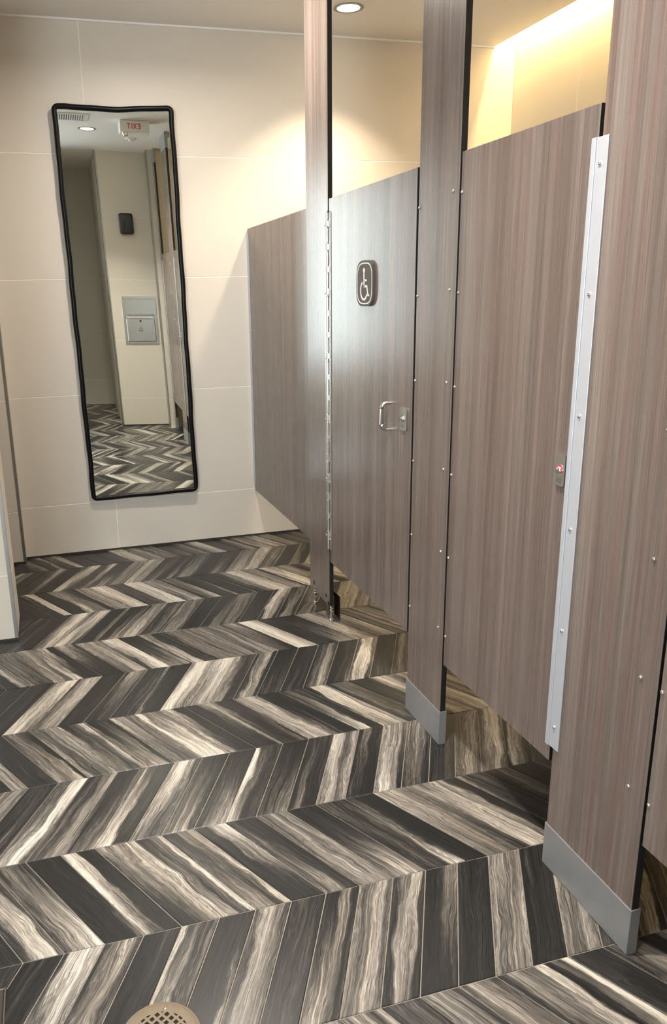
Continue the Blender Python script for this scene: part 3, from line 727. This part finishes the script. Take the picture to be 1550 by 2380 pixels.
# ================================================================== FLOOR DRAIN
DC = (0.0875, 1.2625)
dr = thing('floor_drain', 'round bronze floor drain with a square-hole strainer at the bottom edge', 'floor drain', (DC[0], DC[1], 0))
m = Mx((DC[0], DC[1], 0), (1, 0, 0), (0, 1, 0))
part('sump', MB().poly(circ(0.0715, 40), m, 0.0006), 'void', dr)
pt = [(0.0560, 0.0012), (0.0560, 0.0030), (0.0725, 0.0034), (0.0745, 0.0026), (0.0745, 0.0014), (0.0790, 0.0010), (0.0810, 0.0004), (0.0810, 0.0002), (0.0560, 0.0012)]
part('drain_rim', MB().lathe(pt, m, 48), 'brass', dr, True)
ang = math.radians(33); ca, sa = math.cos(ang), math.sin(ang); pitch = 0.0138; bar = 0.0052
mb = MB()
for i in range(-5, 6):
    o_ = (i+0.5)*pitch
    if abs(o_) > 0.056: continue
    hl = math.sqrt(max(1e-6, 0.0575**2-o_*o_))
    for horiz in (0, 1):
        def T(a, b): return (a*ca-b*sa, a*sa+b*ca)
        q = [(-hl, o_-bar/2), (hl, o_-bar/2), (hl, o_+bar/2), (-hl, o_+bar/2)]
        if horiz: q = [(b, a) for a, b in q][::-1]
        mm = m.copy(); mm.translation = Vector((DC[0], DC[1], 0.0014+0.00005*horiz))
        mb.poly([T(a, b) for a, b in q], mm, 0.0014)
part('strainer', mb, 'brass', dr)
for a in (74, 254):
    mm = m.copy(); mm.translation = Vector((DC[0]+0.0625*math.cos(math.radians(a)), DC[1]+0.0625*math.sin(math.radians(a)), 0.0032))
    sc = part('drain_screw', MB().lathe([(0.0042, 0), (0.0042, 0.0006), (0.003, 0.0010), (0, 0.0010)], mm, 14), 'chrome', dr, True)
    part('screw_recess', MB().poly(circ(0.0011, 6), Matrix.Translation((0, 0, 0.0009)) @ mm, 0.0003), 'dark_mark', sc)
# floor plate corner at the lower left edge
mp = thing('floor_mat', 'corner of a dark rubber mat at the lower left edge', 'mat', (-0.42, 1.2, 0))
part('mat_pad', MB().box(-0.62, -0.2165, 0.95, 1.470, 0.0005, 0.006, 0.002), 'mat_rubber', mp)
part('mat_border', MB().box(-0.2165, -0.2120, 0.95, 1.4745, 0.0005, 0.0045, 0.001).box(-0.62, -0.2165, 1.470, 1.4745, 0.0005, 0.0045, 0.001), 'bronze_steel', mp)

# ================================================================== LAMPS
def downlight(label, x, y, r, strength, col, spread=108, group='recessed round ceiling downlights'):
    t = thing('downlight', label, 'ceiling light', (x, y, H), group)
    m = Mx((x, y, H), (1, 0, 0), (0, -1, 0))       # local z points down
    part('trim_ring', MB().lathe([(r-0.006, 0.0002), (r+0.012, 0.0002), (r+0.014, 0.0022), (r+0.006, 0.0046), (r-0.004, 0.0030), (r-0.006, 0.0002)], m, 40), 'ring_grey', t, True)
    part('lens', MB().poly(circ(r-0.003, 36), m, 0.0016), emission('downlight_lens', col, 8.0), t)
    ld = bpy.data.lights.new('downlight_beam', 'AREA'); ld.shape = 'DISK'; ld.size = 2*r-0.01; ld.energy = strength; ld.color = col; ld.spread = math.radians(spread)
    lo_ = bpy.data.objects.new('downlight_beam', ld); COL.objects.link(lo_); lo_.parent = t; lo_.location = (0, 0, -0.008)
    return t
downlight('round downlight in the ceiling above the wheelchair stall', 1.556, 4.08, 0.060, LAMP_STALL, COL_STALL, 100)
downlight('round downlight reflected at the upper left of the mirror', 0.456, 1.400, 0.062, LAMP_AISLE, COL_NEUTRAL, 100)
downlight('added round lamp out of view over the aisle, brightening the mirror wall', 0.66, 3.30, 0.062, LAMP_FILL, COL_NEUTRAL, 165)  # added lamp out of view, lifts the mirror wall and ceiling
cl = thing('cove_light', 'warm linear light hidden in the ceiling cove above the stall wall', 'cove light', (2.672, 2.5, COVE_TOP))
part('housing', MB().box(2.655, 2.690, YJ+0.05, D-0.01, COVE_TOP-0.022, COVE_TOP-0.0005), 'white_plastic', cl)
part('diffuser', MB().box(2.658, 2.687, YJ+0.06, D-0.02, COVE_TOP-0.028, COVE_TOP-0.022), emission('cove_diffuser', COL_COVE, LAMP_COVE), cl)

# ================================================================== CEILING FITTINGS SEEN IN THE MIRROR
v = thing('ceiling_vent', 'white louvred ceiling vent reflected in the top corner of the mirror', 'air vent', (0.30, 1.90, H))
x0, x1, y0_, y1_ = 0.150, 0.448, 1.757, 2.045
mb = MB().box(x0, x1, y0_, y0_+0.028, H-0.008, H-0.0005, 0.001).box(x0, x1, y1_-0.028, y1_, H-0.008, H-0.0005, 0.001).box(x0, x0+0.028, y0_+0.028, y1_-0.028, H-0.008, H-0.0005, 0.001).box(x1-0.028, x1, y0_+0.028, y1_-0.028, H-0.008, H-0.0005, 0.001)
part('vent_frame', mb, 'white_plastic', v)
part('vent_back', MB().box(x0+0.02, x1-0.02, y0_+0.02, y1_-0.02, H-0.0015, H-0.0006), 'dark_mark', v)
for i in range(14):
    xx = x0+0.036+i*(x1-x0-0.072)/13
    part('louvre', MB().box(xx-0.005, xx+0.005, y0_+0.028, y1_-0.028, H-0.0065, H-0.002), 'white_plastic', v)
ex = thing('exit_sign', 'white ceiling exit sign with red letters, reflected in the mirror top', 'exit sign', (0.80, 1.86, H))
part('sign_housing', MB().box(0.690, 0.925, 1.74, 1.90, H-0.088, H-0.0005, 0.006, 2), 'white_plastic', ex)
m = Mx((0.80, 1.9002, H-0.045), (-1, 0, 0), (0, 0, 1)); mb = MB()
sw = 0.006
def S(pts): mb.stroke(pts, sw, m, 0.0012)
S([(-0.050, -0.02), (-0.050, 0.02)]); S([(-0.050, 0.017), (-0.030, 0.017)]); S([(-0.050, 0.0), (-0.034, 0.0)]); S([(-0.050, -0.017), (-0.030, -0.017)])
S([(-0.022, 0.02), (0.002, -0.02)]); S([(-0.022, -0.02), (0.002, 0.02)]); S([(0.014, -0.02), (0.014, 0.02)]); S([(0.026, 0.017), (0.054, 0.017)]); S([(0.040, 0.017), (0.040, -0.02)])
part('red_letters', mb, 'red_mark', ex)
mb = MB(); mb.lathe([(0.0, 0.0), (0.026, 0.0), (0.028, 0.012), (0.020, 0.026), (0.0, 0.030)], Mx((0.735, 1.86, H-0.088), (1, 0, 0), (0, -1, 0)), 18)
part('emergency_lamp', mb, 'chrome', ex, True)
sn = thing('ceiling_sensor', 'small white disc sensor on the ceiling, reflected in the mirror', 'sensor', (0.853, 1.03, H))
part('sensor_base', MB().lathe([(0.0, 0.0002), (0.046, 0.0002), (0.046, 0.008), (0.042, 0.012), (0.0, 0.012)], Mx((0.853, 1.03, H), (1, 0, 0), (0, -1, 0)), 24), 'white_plastic', sn, True)
part('sensor_dome', MB().lathe([(0.024, 0.012), (0.020, 0.020), (0.010, 0.026), (0.0, 0.028)], Mx((0.853, 1.03, H), (1, 0, 0), (0, -1, 0)), 20), 'white_plastic', sn, True)

# ================================================================== DISPENSERS ON THE WALL BEHIND (seen in the mirror)
fd = thing('air_freshener', 'black rounded air freshener high on the wall, reflected in the mirror', 'dispenser', (0.797, YF, 1.956))
part('case', MB().box(0.729, 0.866, YF+0.0005, YF+0.075, 1.956, 2.157, 0.022, 4), 'black_plastic', fd, True)
part('slot', MB().box(0.772, 0.779, YF+0.0752, YF+0.0760, 2.018, 2.086), 'void', fd)
td = thing('towel_dispenser', 'recessed stainless towel dispenser and bin, reflected in the mirror', 'dispenser', (0.846, YF, 0.867))
x0, x1, z0, z1 = 0.670, 1.023, 0.867, 1.351
mb = MB().box(x0, x1, YF, YF+0.010, z1-0.026, z1, 0.002).box(x0, x1, YF, YF+0.010, z0, z0+0.024, 0.002).box(x0, x0+0.027, YF, YF+0.010, z0+0.024, z1-0.026, 0.002).box(x1-0.027, x1, YF, YF+0.010, z0+0.024, z1-0.026, 0.002)
part('bezel', mb, 'bright_steel', td, label='bright stainless steel bezel')
part('towel_bay', MB().box(x0+0.027, x1-0.027, YF+0.0002, YF+0.0022, 1.128, z1-0.026), 'bright_steel', td)
part('bay_shelf', MB().box(x0+0.050, x1-0.030, YF+0.002, YF+0.012, 1.150, 1.172, 0.002), 'shoe_steel', td)
part('paper_towel', MB().box(x0+0.042, x1-0.040, YF+0.002, YF+0.014, 1.136, 1.148, 0.002), 'paper', td)
bd = part('bin_door', MB().box(x0+0.032, x1-0.032, YF+0.001, YF+0.018, z0+0.030, 1.124, 0.004), 'bright_steel', td, label='polished steel bin door')
part('key_lock', MB().lathe([(0.0, 0.0), (0.011, 0.0), (0.011, 0.003), (0.0, 0.003)], Mx((0.846, YF+0.018, 1.104), (-1, 0, 0), (0, 0, 1)), 16), 'dark_mark', bd, True)
m = Mx((0.843, YF+0.018, 1.018), (-1, 0, 0), (0, 0, 1)); mb = MB()
for a in (90, 210, 330):
    cx_, cy_ = 0.0095*math.cos(math.radians(a)), 0.0095*math.sin(math.radians(a))
    mb.stroke([(cx_+0.009*math.cos(math.radians(b)), cy_+0.009*math.sin(math.radians(b))) for b in range(a-140+0, a+141, 20)], 0.003, m, 0.0006)
mb.stroke([(-0.020, -0.018), (0.020, -0.018)], 0.002, m, 0.0006); mb.stroke([(-0.020, -0.018), (0, 0.022)], 0.0016, m, 0.0006); mb.stroke([(0.020, -0.018), (0, 0.022)], 0.0016, m, 0.0006)
part('biohazard_mark', mb, 'dark_mark', bd)
